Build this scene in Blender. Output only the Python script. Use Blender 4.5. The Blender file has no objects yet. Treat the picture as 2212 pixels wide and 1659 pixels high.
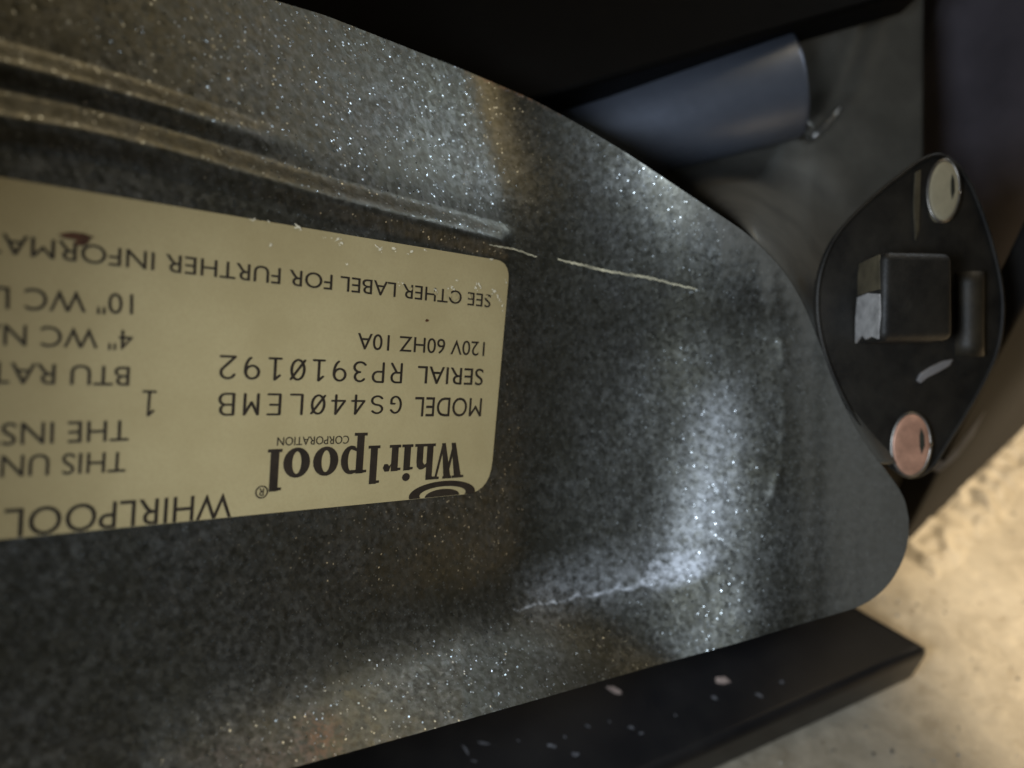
import bpy, bmesh, math, random
import numpy as np
from mathutils import Vector, Matrix, noise

random.seed(7); np.random.seed(7)
scn = bpy.context.scene
COL = scn.collection

# ------------------------------------------------------------------ camera
F = 1661.0                      # focal length in units of a 2212 px wide picture
CX, CY = 1106.0, 829.5
PITCH = math.radians(40)
CAM = Vector((0, 0, 0.29))
RIGHT = Vector((1, 0, 0))
UP = Vector((0, math.sin(PITCH), math.cos(PITCH)))
FWD = Vector((0, math.cos(PITCH), -math.sin(PITCH)))
cd = bpy.data.cameras.new('camera'); cam = bpy.data.objects.new('camera', cd); COL.objects.link(cam)
cam.location = CAM; cam.rotation_euler = (math.pi/2 - PITCH, 0, 0)
cd.sensor_width = 36; cd.lens = F/2212*36; cd.clip_start = 0.005; cd.clip_end = 20
cd.dof.use_dof = True; cd.dof.focus_distance = 0.188; cd.dof.aperture_fstop = 7
scn.camera = cam

# ------------------------------------------------------------------ world and lamps (indoors, no sky)
w = bpy.data.worlds.new('World'); scn.world = w; w.use_nodes = True
bg = w.node_tree.nodes['Background']; bg.inputs[0].default_value = (1.0, 0.91, 0.64, 1); bg.inputs[1].default_value = 0.028

def area(name, loc, target, size, power, col, sizey=None, spread=180):
    l = bpy.data.lights.new(name, 'AREA'); o = bpy.data.objects.new(name, l); COL.objects.link(o)
    o.location = loc; d = Vector(target) - Vector(loc); o.rotation_euler = d.to_track_quat('-Z', 'Y').to_euler()
    l.size = size
    if sizey: l.shape = 'RECTANGLE'; l.size_y = sizey
    else: l.shape = 'DISK'
    l.energy = power; l.color = col; l.spread = math.radians(spread)
    return o

def camspace(x, y, z):          # right, up, forward metres from the camera
    return CAM + RIGHT*x + UP*y + FWD*z

# cool torch held beside the camera, warm room lamp over the floor on the right, plus two added fills
area('torch_lamp', camspace(-0.065, -0.010, -0.01), camspace(0.060, -0.025, 0.26), 0.060, 0.155, (0.78, 0.88, 1.0), spread=76)
area('top_fill_lamp', camspace(0.29, 0.31, 0.26), camspace(0.02, 0.07, 0.22), 0.09, 0.064, (0.76, 0.88, 1.0), spread=60)  # added unseen cool fill that brightens the panel's top band
area('overhead_fill_lamp', camspace(0.27, 0.63, -0.03), camspace(-0.05, 0.02, 0.16), 0.50, 0.18, (1.0, 0.78, 0.47), spread=60)  # added unseen warm fill for the sticker and rib facets
sl_ = bpy.data.lights.new('floor_lamp', 'SPOT'); so_ = bpy.data.objects.new('floor_lamp', sl_); COL.objects.link(so_)
so_.location = (0.50, 0.12, 0.45); so_.rotation_euler = (Vector((0.45, 0.20, 0.0)) - so_.location).to_track_quat('-Z', 'Y').to_euler()
sl_.energy = 20.0; sl_.color = (1.0, 0.82, 0.58); sl_.spot_size = math.radians(66); sl_.spot_blend = 0.3; sl_.shadow_soft_size = 0.02

scn.view_settings.view_transform = 'Standard'; scn.view_settings.look = 'None'
scn.view_settings.exposure = -0.22; scn.view_settings.gamma = 1.0
scn.view_settings.use_curve_mapping = False
scn.render.engine = 'CYCLES'
scn.cycles.use_denoising = True
scn.cycles.max_bounces = 6

# ------------------------------------------------------------------ geometry helpers
def P(px, py, d):
    return CAM + (FWD + RIGHT*((px-CX)/F) - UP*((py-CY)/F))*d

def floor_depth(px, py, z=0.0):
    return (CAM.z - z)/(math.sin(PITCH) + (py-CY)/F*math.cos(PITCH))

def floor_pt(px, py, z=0.0):
    return P(px, py, floor_depth(px, py, z))

def tag(o, label=None, cat=None, group=None, kind=None):
    if label: o['label'] = label
    if cat: o['category'] = cat
    if group: o['group'] = group
    if kind: o['kind'] = kind
    return o

def empty(name, loc):
    o = bpy.data.objects.new(name, None); COL.objects.link(o); o.location = loc; o.empty_display_size = 0.01
    return o

def link(name, me, mat, parent=None, smooth=False):
    if mat: me.materials.append(mat)
    if smooth:
        me.polygons.foreach_set('use_smooth', [True]*len(me.polygons))
    o = bpy.data.objects.new(name, me); COL.objects.link(o)
    if parent is not None:
        o.parent = parent
        base = parent.matrix_world if parent.parent is None else None
        loc = Vector((0, 0, 0)); p = parent
        while p is not None: loc += p.location; p = p.parent
        me.transform(Matrix.Translation(-loc))
    return o

def mesh(name, verts, faces):
    me = bpy.data.meshes.new(name); me.from_pydata([tuple(v) for v in verts], [], faces); me.update(); return me

def bm_mesh(name, bm):
    me = bpy.data.meshes.new(name); bm.to_mesh(me); bm.free(); return me

def prism(name, front, back, bevel=0.0, seg=3):
    """closed solid between two loops of equal length"""
    bm = bmesh.new()
    a = [bm.verts.new(p) for p in front]; b = [bm.verts.new(p) for p in back]
    n = len(a)
    bm.faces.new(a); bm.faces.new(b[::-1])
    for i in range(n):
        j = (i+1) % n
        bm.faces.new((a[j], a[i], b[i], b[j]))
    bmesh.ops.recalc_face_normals(bm, faces=bm.faces)
    if bevel > 0:
        bmesh.ops.bevel(bm, geom=bm.edges[:], offset=bevel, segments=seg, profile=0.5, affect='EDGES', clamp_overlap=True)
    return bm_mesh(name, bm)

def smooth_loop(pts, n=80):
    """closed Catmull-Rom through 2-D points"""
    m = len(pts); out = []
    per = max(2, n//m)
    for i in range(m):
        p0, p1, p2, p3 = [np.array(pts[(i+k) % m], float) for k in (-1, 0, 1, 2)]
        for s in range(per):
            t = s/per
            out.append(0.5*((2*p1)+(-p0+p2)*t+(2*p0-5*p1+4*p2-p3)*t*t+(-p0+3*p1-3*p2+p3)*t**3))
    return out

def tube(name, pts, rad, seg=10):
    """tapered tube along points; rad is a list"""
    V = []; Fc = []
    n = len(pts)
    for i, p in enumerate(pts):
        t = (pts[min(i+1, n-1)] - pts[max(i-1, 0)]).normalized()
        a = t.orthogonal().normalized() if i == 0 else (pa - t*pa.dot(t)).normalized()
        pa = a; b = t.cross(a)
        for k in range(seg):
            an = 2*math.pi*k/seg
            V.append(p + (a*math.cos(an)+b*math.sin(an))*rad[i])
    for i in range(n-1):
        for k in range(seg):
            k2 = (k+1) % seg
            Fc.append((i*seg+k, i*seg+k2, (i+1)*seg+k2, (i+1)*seg+k))
    Fc.append(tuple(range(seg))[::-1]); Fc.append(tuple((n-1)*seg+k for k in range(seg)))
    return mesh(name, V, Fc)

# ------------------------------------------------------------------ materials
class NT:
    def __init__(s, name):
        s.m = bpy.data.materials.new(name); s.m.use_nodes = True; s.t = s.m.node_tree
        s.b = s.t.nodes['Principled BSDF']; s.tc = s.t.nodes.new('ShaderNodeTexCoord')
    def n(s, typ, **kw):
        nd = s.t.nodes.new(typ)
        for k, v in kw.items():
            if k.startswith('i_'):
                key = k[2:]; key = int(key) if key.isdigit() else key.replace('_', ' ')
                s.set(nd.inputs[key], v)
            else: setattr(nd, k, v)
        return nd
    def set(s, sock, v):
        if isinstance(v, bpy.types.NodeSocket): s.t.links.new(v, sock)
        else: sock.default_value = v
    def noise(s, scale, detail=4, rough=0.55, vec=None):
        return s.n('ShaderNodeTexNoise', i_Vector=vec or s.tc.outputs['Object'], i_Scale=scale, i_Detail=detail, i_Roughness=rough)
    def ramp(s, fac, stops):
        r = s.n('ShaderNodeValToRGB', i_0=fac); e = r.color_ramp.elements
        while len(e) < len(stops): e.new(0.5)
        for el, (p, c) in zip(e, stops):
            el.position = p; el.color = (c, c, c, 1) if not isinstance(c, tuple) else (*c, 1)
        return r.outputs[0]
    def mix(s, fac, a, b, bt='MIX'):
        m = s.n('ShaderNodeMix', data_type='RGBA', blend_type=bt)
        s.set(m.inputs[0], fac)
        for sk, v in ((m.inputs[6], a), (m.inputs[7], b)):
            s.set(sk, (*v, 1) if isinstance(v, tuple) and len(v) == 3 else v)
        return m.outputs[2]
    def math(s, op, a, b=0.0, clamp=False):
        m = s.n('ShaderNodeMath', operation=op, use_clamp=clamp); s.set(m.inputs[0], a); s.set(m.inputs[1], b); return m.outputs[0]
    def bump(s, h, strength, dist, normal=None):
        b = s.n('ShaderNodeBump', i_Height=h, i_Strength=strength, i_Distance=dist)
        if normal is not None: s.set(b.inputs['Normal'], normal)
        return b.outputs[0]
    def out(s, **kw):
        for k, v in kw.items(): s.set(s.b.inputs[k.replace('_', ' ')], (*v, 1) if isinstance(v, tuple) and len(v) == 3 else v)
        return s.m

def mat_galvanised():
    t = NT('galvanised_steel')
    obj = t.tc.outputs['Object']
    # spangle: every zinc crystal has a slightly different facet direction
    geo = t.n('ShaderNodeNewGeometry')
    def facet(scale, amount):
        wob = t.noise(scale*0.6, 2)
        wv = t.n('ShaderNodeVectorMath', operation='MULTIPLY_ADD'); t.set(wv.inputs[0], wob.outputs['Color']); wv.inputs[1].default_value = (0.7/scale,)*3; t.set(wv.inputs[2], obj)
        v = t.n('ShaderNodeTexVoronoi', i_Vector=wv.outputs[0], i_Scale=scale)
        c = t.n('ShaderNodeVectorMath', operation='SUBTRACT'); t.set(c.inputs[0], v.outputs['Color']); c.inputs[1].default_value = (0.5, 0.5, 0.5)
        k = t.n('ShaderNodeVectorMath', operation='SCALE'); t.set(k.inputs[0], c.outputs[0]); t.set(k.inputs[3], amount)
        return v, k.outputs[0]
    v1, k1 = facet(800, 0.075)
    v2 = t.n('ShaderNodeTexVoronoi', i_Vector=obj, i_Scale=1650.0)
    c2 = t.n('ShaderNodeSeparateColor'); t.set(c2.inputs[0], v2.outputs['Color'])
    spark = t.math('MULTIPLY', t.math('GREATER_THAN', c2.outputs[2], 0.885), t.math('LESS_THAN', v2.outputs['Distance'], 0.42))
    d2 = t.n('ShaderNodeVectorMath', operation='SUBTRACT'); t.set(d2.inputs[0], v2.outputs['Color']); d2.inputs[1].default_value = (0.5, 0.5, 0.95)
    k2 = t.n('ShaderNodeVectorMath', operation='SCALE'); t.set(k2.inputs[0], d2.outputs[0]); t.set(k2.inputs[3], t.math('MULTIPLY', spark, 0.33))
    s1 = t.n('ShaderNodeVectorMath', operation='ADD'); t.set(s1.inputs[0], k1); t.set(s1.inputs[1], k2.outputs[0])
    s2 = t.n('ShaderNodeVectorMath', operation='ADD'); t.set(s2.inputs[0], s1.outputs[0]); t.set(s2.inputs[1], geo.outputs['Normal'])
    nn = t.n('ShaderNodeVectorMath', operation='NORMALIZE'); t.set(nn.inputs[0], s2.outputs[0])
    grime = t.noise(38, 5, 0.6); fine = t.noise(520, 4, 0.62); mid = t.noise(240, 4, 0.6)
    # rub streaks running down the sheet
    mp = t.n('ShaderNodeMapping', i_Vector=obj); mp.inputs['Scale'].default_value = (900, 900, 130)
    st = t.noise(1.0, 3, 0.5, mp.outputs[0])
    cell = t.n('ShaderNodeSeparateColor'); t.set(cell.inputs[0], v1.outputs['Color'])
    base = t.mix(t.ramp(fine.outputs[0], [(0.36, 0.0), (0.66, 1.0)]), (0.090, 0.090, 0.078), (0.185, 0.190, 0.178))
    base = t.mix(t.ramp(mid.outputs[0], [(0.40, 0.30), (0.58, 0.0)]), base, (0.09, 0.09, 0.075))
    base = t.mix(t.ramp(st.outputs[0], [(0.45, 0.0), (0.75, 0.22)]), base, (0.45, 0.47, 0.48))
    base = t.mix(t.ramp(grime.outputs[0], [(0.36, 0.6), (0.62, 0.0)]), base, (0.125, 0.122, 0.092))
    plain = t.n('ShaderNodeAttribute', attribute_name='plain')
    spark = t.math('MULTIPLY', spark, t.math('SUBTRACT', 1.0, plain.outputs['Fac'], True))
    base = t.mix(spark, base, (0.36, 0.39, 0.40))
    base = t.mix(t.math('MULTIPLY', plain.outputs['Fac'], 0.85), base, (0.155, 0.150, 0.130))
    dust_glint = t.n('ShaderNodeAttribute', attribute_name='dust_glint'); rust = t.n('ShaderNodeAttribute', attribute_name='rust')
    dn = t.math('MULTIPLY', dust_glint.outputs['Fac'], t.ramp(fine.outputs[0], [(0.32, 0.15), (0.62, 1.0)]), True)
    rn = t.math('MULTIPLY', rust.outputs['Fac'], t.ramp(st.outputs[0], [(0.40, 0.0), (0.62, 1.0)]), True)
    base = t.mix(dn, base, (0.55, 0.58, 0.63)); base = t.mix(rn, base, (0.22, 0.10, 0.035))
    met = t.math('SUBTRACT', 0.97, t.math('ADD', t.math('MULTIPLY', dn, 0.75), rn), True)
    met = t.math('SUBTRACT', met, t.math('MULTIPLY', plain.outputs['Fac'], 0.55), True)
    rough = t.math('ADD', t.math('MULTIPLY', cell.outputs[1], 0.12), 0.33)
    rough = t.math('ADD', rough, t.math('MULTIPLY', grime.outputs[0], 0.12))
    rough = t.math('SUBTRACT', rough, t.math('MULTIPLY', spark, 0.16))
    rough = t.math('ADD', rough, t.math('MULTIPLY', plain.outputs['Fac'], 0.12))
    return t.out(Base_Color=base, Metallic=met, Roughness=rough, Normal=t.bump(fine.outputs[0], 0.35, 0.00008, nn.outputs[0]))

def mat_simple(name, col, rough, metal=0.0, var=0.25, scale=60, bump=0.1, dist=0.0004, spec=None, col2=None):
    t = NT(name); n1 = t.noise(scale, 5, 0.6); n2 = t.noise(scale*9, 3, 0.6)
    dark = tuple(c*(1-var) for c in col); lite = col2 or tuple(min(1, c*(1+var)) for c in col)
    base = t.mix(t.ramp(n1.outputs[0], [(0.32, 0.0), (0.68, 1.0)]), dark, lite)
    r = t.math('ADD', t.math('MULTIPLY', n2.outputs[0], 0.16), rough-0.08)
    kw = {} if spec is None else {'Specular_IOR_Level': spec}
    return t.out(Base_Color=base, Roughness=r, Metallic=metal, Normal=t.bump(n2.outputs[0], bump, dist), **kw)

def mat_floor():
    t = NT('beige_floor'); a = t.noise(26, 6, 0.62); b = t.noise(120, 5, 0.6); c = t.noise(700, 3, 0.6)
    base = t.mix(t.ramp(a.outputs[0], [(0.34, 0.0), (0.66, 1.0)]), (0.35, 0.30, 0.22), (0.53, 0.47, 0.365))
    base = t.mix(t.ramp(b.outputs[0], [(0.45, 0.0), (0.72, 0.6)]), base, (0.66, 0.58, 0.44))
    base = t.mix(t.ramp(b.outputs[0], [(0.26, 0.7), (0.38, 0.0)]), base, (0.25, 0.19, 0.12))
    v = t.n('ShaderNodeTexVoronoi', i_Vector=t.tc.outputs['Object'], i_Scale=95.0)
    base = t.mix(t.ramp(v.outputs['Distance'], [(0.05, 0.55), (0.13, 0.0)]), base, (0.20, 0.16, 0.11))
    h = t.math('ADD', b.outputs[0], t.math('MULTIPLY', c.outputs[0], 0.3))
    return t.out(Base_Color=base, Roughness=t.math('ADD', t.math('MULTIPLY', b.outputs[0], 0.3), 0.42), Normal=t.bump(h, 0.7, 0.0016))

def mat_paper():
    t = NT('sticker_paper'); a = t.noise(45, 5, 0.6); b = t.noise(1500, 2, 0.5); s = t.noise(9, 3)
    base = t.mix(t.ramp(a.outputs[0], [(0.3, 0.0), (0.7, 1.0)]), (0.33, 0.262, 0.128), (0.40, 0.325, 0.168))
    base = t.mix(t.ramp(b.outputs[0], [(0.35, 0.22), (0.6, 0.0)]), base, (0.30, 0.23, 0.11))
    return t.out(Base_Color=base, Roughness=0.52, Normal=t.bump(t.math('ADD', a.outputs[0], t.math('MULTIPLY', b.outputs[0], 0.15)), 0.15, 0.0006))

def mat_black_bar():
    t = NT('black_scuffed_plastic'); a = t.noise(40, 4); b = t.noise(900, 3); s = t.noise(150, 5, 0.7)
    base = t.mix(t.ramp(a.outputs[0], [(0.3, 0.0), (0.7, 1.0)]), (0.010, 0.010, 0.012), (0.024, 0.022, 0.021))
    base = t.mix(t.ramp(s.outputs[0], [(0.70, 0.0), (0.80, 0.7)]), base, (0.16, 0.16, 0.17))
    return t.out(Base_Color=base, Roughness=t.math('ADD', t.math('MULTIPLY', a.outputs[0], 0.2), 0.30), Normal=t.bump(b.outputs[0], 0.12, 0.0003))

M = dict(
    galv=mat_galvanised(), floor=mat_floor(), paper=mat_paper(), bar=mat_black_bar(),
    ink=mat_simple('brown_black_ink', (0.020, 0.014, 0.009), 0.5, var=0.35, scale=300, bump=0.02),
    stain=mat_simple('brown_stain', (0.060, 0.022, 0.008), 0.55, var=0.4, scale=400),
    scuff=mat_simple('bare_sticker_paper', (0.66, 0.60, 0.44), 0.6, var=0.1, scale=300),
    glue=mat_simple('tan_adhesive', (0.40, 0.365, 0.25), 0.55, var=0.5, scale=250),
    bracket=mat_simple('dull_grey_steel', (0.135, 0.132, 0.115), 0.56, metal=0.4, var=0.28, scale=45, bump=0.12),
    crease=mat_simple('bright_creased_steel', (0.62, 0.62, 0.60), 0.33, metal=0.9, var=0.2, scale=300),
    tube=mat_simple('blue_grey_tube', (0.23, 0.26, 0.33), 0.46, metal=0.6, var=0.12, scale=30, bump=0.08),
    rail=mat_simple('black_enamel_rail', (0.004, 0.0036, 0.0033), 0.6, var=0.3, scale=30, spec=0.12),
    flange=mat_simple('black_cast_metal', (0.011, 0.010, 0.009), 0.58, var=0.5, scale=90, bump=0.3, col2=(0.026, 0.023, 0.018)),
    boss=mat_simple('highlight_grey_metal', (0.40, 0.385, 0.37), 0.55, metal=0.1, var=0.35, scale=200, bump=0.3),  # paler grey that carries the highlight painted on the block
    brass=mat_simple('cream_zinc_screw', (0.40, 0.35, 0.23), 0.6, metal=0.05, var=0.12, scale=200),
    copper=mat_simple('copper_tinted_screw', (0.60, 0.32, 0.21), 0.4, metal=0.15, var=0.3, scale=150),
    chrome=mat_simple('dull_screw_rim', (0.30, 0.28, 0.25), 0.4, metal=0.9, var=0.25, scale=300),
    olive=mat_simple('dull_olive_brown', (0.085, 0.070, 0.042), 0.6, var=0.4, scale=150, bump=0.2),
    sleeve=mat_simple('dark_brown_sleeve', (0.030, 0.024, 0.015), 0.55, var=0.5, scale=150, bump=0.2),
    slot=mat_simple('dark_screw_slot', (0.03, 0.03, 0.02), 0.6),
    tab=mat_simple('pale_grey_tab', (0.27, 0.26, 0.26), 0.5, metal=0.2, var=0.2, scale=120, bump=0.15),
    side=mat_simple('dark_brown_enamel', (0.22, 0.20, 0.235), 0.5, var=0.3, scale=18),
    floor_shade=mat_simple('dark_brown_floor_shade', (0.0050, 0.0038, 0.0028), 0.85, var=0.4, scale=60, bump=0.2),  # near-black tone standing in for shade over the floor
    scuffgrey=mat_simple('grey_scuff', (0.15, 0.15, 0.16), 0.6, var=0.5, scale=500),
    grit=mat_simple('mixed_grit', (0.30, 0.25, 0.18), 0.8, var=0.9, scale=35, bump=0.2, col2=(0.75, 0.70, 0.60)),
    crumb=mat_simple('pinkish_chip', (0.55, 0.42, 0.36), 0.7, var=0.2, scale=600),
)

# ------------------------------------------------------------------ floor
fl_v, fl_f = [], []
gx = np.linspace(-0.6, 1.0, 161); gy = np.linspace(-0.35, 0.95, 131)
for y in gy:
    for x in gx:
        z = 0.0006*noise.noise(Vector((x*30, y*30, 0))) + 0.0004*noise.noise(Vector((x*95, y*95, 3)))
        fl_v.append((x, y, z))
nx = len(gx)
for j in range(len(gy)-1):
    for i in range(nx-1):
        a = j*nx+i; fl_f.append((a, a+1, a+nx+1, a+nx))
tag(link('floor', mesh('floor', fl_v, fl_f), M['floor'], smooth=True), kind='structure')

# ------------------------------------------------------------------ the stamped galvanised panel
U = Vector((1775/F, -71/F, 1.0)).normalized()                     # right, up, forward
Vd = Vector((-0.075, -1.0, 0.037)).normalized()
Vd = (Vd - U*Vd.dot(U)).normalized()
Nn = U.cross(Vd)
if Nn.z > 0: Nn = -Nn
P0 = Vector(((500-CX)/F, -(830-CY)/F, 1.0))*0.160
PD = P0.dot(Nn)
def w_panel(x, y):                                                # 1/depth is affine in the picture plane
    return (Nn.x*(x-CX)/F - Nn.y*(y-CY)/F + Nn.z)/PD
def cam2world(v): return CAM + RIGHT*v.x + UP*v.y + FWD*v.z
N_W = (RIGHT*Nn.x + UP*Nn.y + FWD*Nn.z).normalized()

def panel_uv(px, py, lift=0.0):
    r = Vector(((px-CX)/F, -(py-CY)/F, 1.0))
    p = r*((PD + lift)/r.dot(Nn)) - P0
    return p.dot(U), p.dot(Vd)
def panel_pt(u, v, lift=0.0):
    return cam2world(P0 + U*u + Vd*v + Nn*lift)

def smax(a, b, k): 
    h = np.clip(0.5+0.5*(a-b)/k, 0, 1); return b*(1-h)+a*h + k*h*(1-h)
def smin(a, b, k): return -smax(-a, -b, k)
def interp(pts):
    xs = np.array([p[0] for p in pts], float); ys = np.array([p[1] for p in pts], float)
    def f(x):
        return np.interp(x, xs, ys)
    return f
def sm_interp(pts, sig):
    f0 = interp(pts); offs = np.linspace(-2, 2, 17); wt = np.exp(-offs**2/2); wt /= wt.sum()
    lo, hi = pts[0][0], pts[-1][0]
    def f(x):
        x = np.asarray(x, float); s = np.minimum(sig, np.maximum(np.minimum(x-lo, hi-x)/2.0, 0))
        return sum(wi*f0(x+o*s) for o, wi in zip(offs, wt))
    return f

top = sm_interp([(-800, -400), (-320, -262), (590, 0), (700, 32), (860, 95), (1000, 150), (1150, 214), (1250, 268), (1350, 328), (1500, 428), (1620, 508),
                 (1700, 590), (1750, 680), (1790, 800), (1830, 895), (1880, 975), (1930, 1035), (1954, 1075), (1963, 1120)], 22)
bot = sm_interp([(-800, 2020), (-320, 1900), (300, 1748), (700, 1640), (900, 1585), (1200, 1500), (1400, 1442), (1600, 1387), (1700, 1357), (1800, 1328), (1860, 1310),
                 (1900, 1284), (1935, 1245), (1955, 1200), (1963, 1160)], 12)
crease = interp([(-800, 1562), (-320, 1505), (700, 1385), (1100, 1312), (1500, 1240), (1963, 1155)])
fold = interp([(-800, 104), (-320, 215), (0, 290), (1100, 495), (1510, 615), (1963, 740)])
rib1 = sm_interp([(-800, -117), (-320, 18), (0, 108), (174, 154), (312, 194), (521, 262), (700, 318)], 40)
rib2 = sm_interp([(-800, 42), (-320, 150), (0, 222), (174, 252), (382, 304), (555, 357), (729, 408), (1096, 503)], 40)

def _sm(t): t = np.clip(t, 0, 1); return t*t*(3-2*t)
def rib_profile(sv, up):
    """pressed step: a facet that leans up between s = -1 and 1, easing back over the next few widths below"""
    return np.where(sv > -1, _sm((1-sv)/2), _sm((sv+1+up)/up))
def rib_mask(x, y):
    hw1 = np.interp(x, [-320, 0, 500, 700], [27, 24, 19, 15])
    m1 = rib_profile(-(y-rib1(np.minimum(x, 700)))/hw1, 2.6)*_sm((720-x)/420)
    hw2 = np.interp(x, [-320, 0, 700, 1096], [33, 29, 23, 20])
    m2 = rib_profile(-(y-rib2(np.minimum(x, 1096)))/hw2, 2.4)*_sm((1112-x)/30)
    return np.where(m1 < 1e-4, 0, m1), np.where(m2 < 1e-4, 0, m2)

def w_sheet(x, y):
    wp = w_panel(x, y)
    wt = wp - 0.0016*(fold(x)-y) * np.interp(x, [-320, 200, 1000, 1600], [0.15, 0.35, 1.0, 0.6])
    wt = smin(wp, wt, 0.16)
    we = smin(4.22 + 0.0010*(x-1430), 4.38 - 0.0003*(x-1650), 0.18) + 0.0012*(22*np.logaddexp(0, (790-0.18*(x-1180)-y)/22) - 150*np.logaddexp(0, (250-0.18*(x-1180)-y)/150)) + 0.0002*40*np.logaddexp(0, (y-980)/40)
    we = we - 0.008*70*np.logaddexp(0, (1110-x)/70)
    wl = w_panel(x, crease(x)) + np.interp(x, [-320, 300, 1000, 1963], [0.0011, 0.0013, 0.0031, 0.0034])*(y-crease(x))
    wall = smax(wt, we, 1.15)
    out = smax(wall, wl, 0.36)
    # keep the sticker area flat
    rx = interp([(500, 1640), (640, 1678), (760, 1692), (900, 1696), (1000, 1688), (1080, 1668), (1200, 1620)])(y)
    out = out + 0.0003*(0.55+0.45*np.sin(y/23+np.sin(y/9)))*np.exp(-((x-rx)/11)**2)*np.clip((y-560)/100, 0, 1)*np.clip((1180-y)/120, 0, 1)*out*out
    m1, m2 = rib_mask(x, y)
    out = out + (0.0021*m1 + 0.0027*m2)*out*out
    return out

# dusty smear with painted edge glint / rust masks with shapes of their own
def seg_dist(x, y, pts):
    d = np.full_like(x, 1e9)
    for (ax, ay), (bx, by) in zip(pts[:-1], pts[1:]):
        vx, vy = bx-ax, by-ay; t = np.clip(((x-ax)*vx+(y-ay)*vy)/(vx*vx+vy*vy), 0, 1)
        d = np.minimum(d, np.hypot(x-ax-t*vx, y-ay-t*vy))
    return d

NXC, NYR = 620, 420
xs = np.concatenate([np.linspace(-800, 0, 110)[:-1], np.linspace(0, 1900, 500)[:-1], 1963-63*(1-np.linspace(0, 1, 72))**2])
NXC = len(xs)
tt = np.linspace(0, 1, NYR)
XX = np.repeat(xs[None, :], NYR, 0)
YY = top(xs)[None, :] + (bot(xs)-top(xs))[None, :]*tt[:, None]
WW = w_sheet(XX, YY)
# faint sheet waviness
WV = np.array([[noise.noise(Vector((XX[j, i]/170, YY[j, i]/150, 0.3))) for i in range(0, NXC, 10)] for j in range(0, NYR, 10)])
wi = np.clip(np.arange(NXC)/10, 0, WV.shape[1]-1.001); wj = np.clip(np.arange(NYR)/10, 0, WV.shape[0]-1.001)
i0 = wi.astype(int); j0 = wj.astype(int); fi = (wi-i0)[None, :]; fj = (wj-j0)[:, None]
fi = fi*fi*(3-2*fi); fj = fj*fj*(3-2*fj)
WAV = (WV[j0][:, i0]*(1-fi)+WV[j0][:, i0+1]*fi)*(1-fj) + (WV[j0+1][:, i0]*(1-fi)+WV[j0+1][:, i0+1]*fi)*fj
FLAT = ((XX < 1120) & (YY > 330+0.19*XX) & (YY < 1250))
DD = 1/WW + 0.0006*WAV*np.clip((XX-1150)/200, 0, 1)

ray = np.stack([np.full_like(XX, 0), np.zeros_like(XX), np.zeros_like(XX)], -1)
R_, U_, F_ = np.array(RIGHT), np.array(UP), np.array(FWD)
PTS = np.array(CAM) + (F_ + R_*((XX-CX)/F)[..., None] - U_*((YY-CY)/F)[..., None])*DD[..., None]
m1, m2 = rib_mask(XX, YY)
JIT = 3.2*np.sin(XX/13)+2.4*np.sin(XX/7.3+1)+1.8*np.sin(XX/4.1+YY/9)+2*np.sin(YY/5.2+XX/31)
dust_glint = np.clip(1-seg_dist(XX, YY+JIT, [(1110, 1316), (1250, 1290), (1400, 1258), (1500, 1240)])/np.interp(XX, [1100, 1300, 1520], [5, 8, 12]), 0, 1)*0.8
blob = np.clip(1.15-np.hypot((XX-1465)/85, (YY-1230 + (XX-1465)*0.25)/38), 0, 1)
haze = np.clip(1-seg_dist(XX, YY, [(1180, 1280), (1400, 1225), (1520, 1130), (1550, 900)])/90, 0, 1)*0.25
edge_glint = np.clip(1-np.hypot((XX-1750)/9, (YY-645)/18), 0, 1)*1.5  # painted glint where the sheet edge catches light
dust_glint = np.clip(dust_glint+blob*1.3+haze*1.6+edge_glint, 0, 1)
rust = np.clip(1-np.hypot((XX-690)/70, (YY-1590)/70), 0, 1)*1.3 + np.clip(1-np.hypot((XX-560)/260, (YY-1640)/60), 0, 1)*0.4
edge_rust = np.clip(1-(YY-top(XX))/9, 0, 1)*np.clip(1-np.abs(XX-1110)/140, 0, 1)
rust = np.clip(rust*0.6+edge_rust, 0, 1)

plain = np.clip((XX-1640-0.10*(YY-900)+JIT*4)/210, 0, 1); plain = plain*plain*(3-2*plain)
plain = np.maximum(plain, np.clip((XX-1420)/180, 0, 1)*np.clip(1.25-(YY-top(XX))/95+JIT/14, 0, 1))
panel = empty('galvanised_panel', P(900, 1000, 0.2))
tag(panel, 'speckled galvanised steel panel with pressed ribs and a tan sticker on it', 'metal panel')
flat_pts = PTS.reshape(-1, 3)
quads = np.array([(j*NXC+i, (j+1)*NXC+i, (j+1)*NXC+i+1, j*NXC+i+1) for j in range(NYR-1) for i in range(NXC-1)])
def region_mesh(name, qmask):
    q = quads[qmask]; used = np.unique(q); remap = np.full(len(flat_pts), -1); remap[used] = np.arange(len(used))
    me = mesh(name, flat_pts[used], remap[q].tolist())
    for an, arr in (('dust_glint', dust_glint), ('rust', rust), ('plain', plain)):
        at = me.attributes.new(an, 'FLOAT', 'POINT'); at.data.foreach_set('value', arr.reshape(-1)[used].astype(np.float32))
    return me
f1 = m1.reshape(-1)[quads].max(1) > 0.0; f2 = m2.reshape(-1)[quads].max(1) > 0.0
sheet = link('sheet', region_mesh('sheet', ~(f1 | f2)), M['galv'], panel, True)
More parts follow.
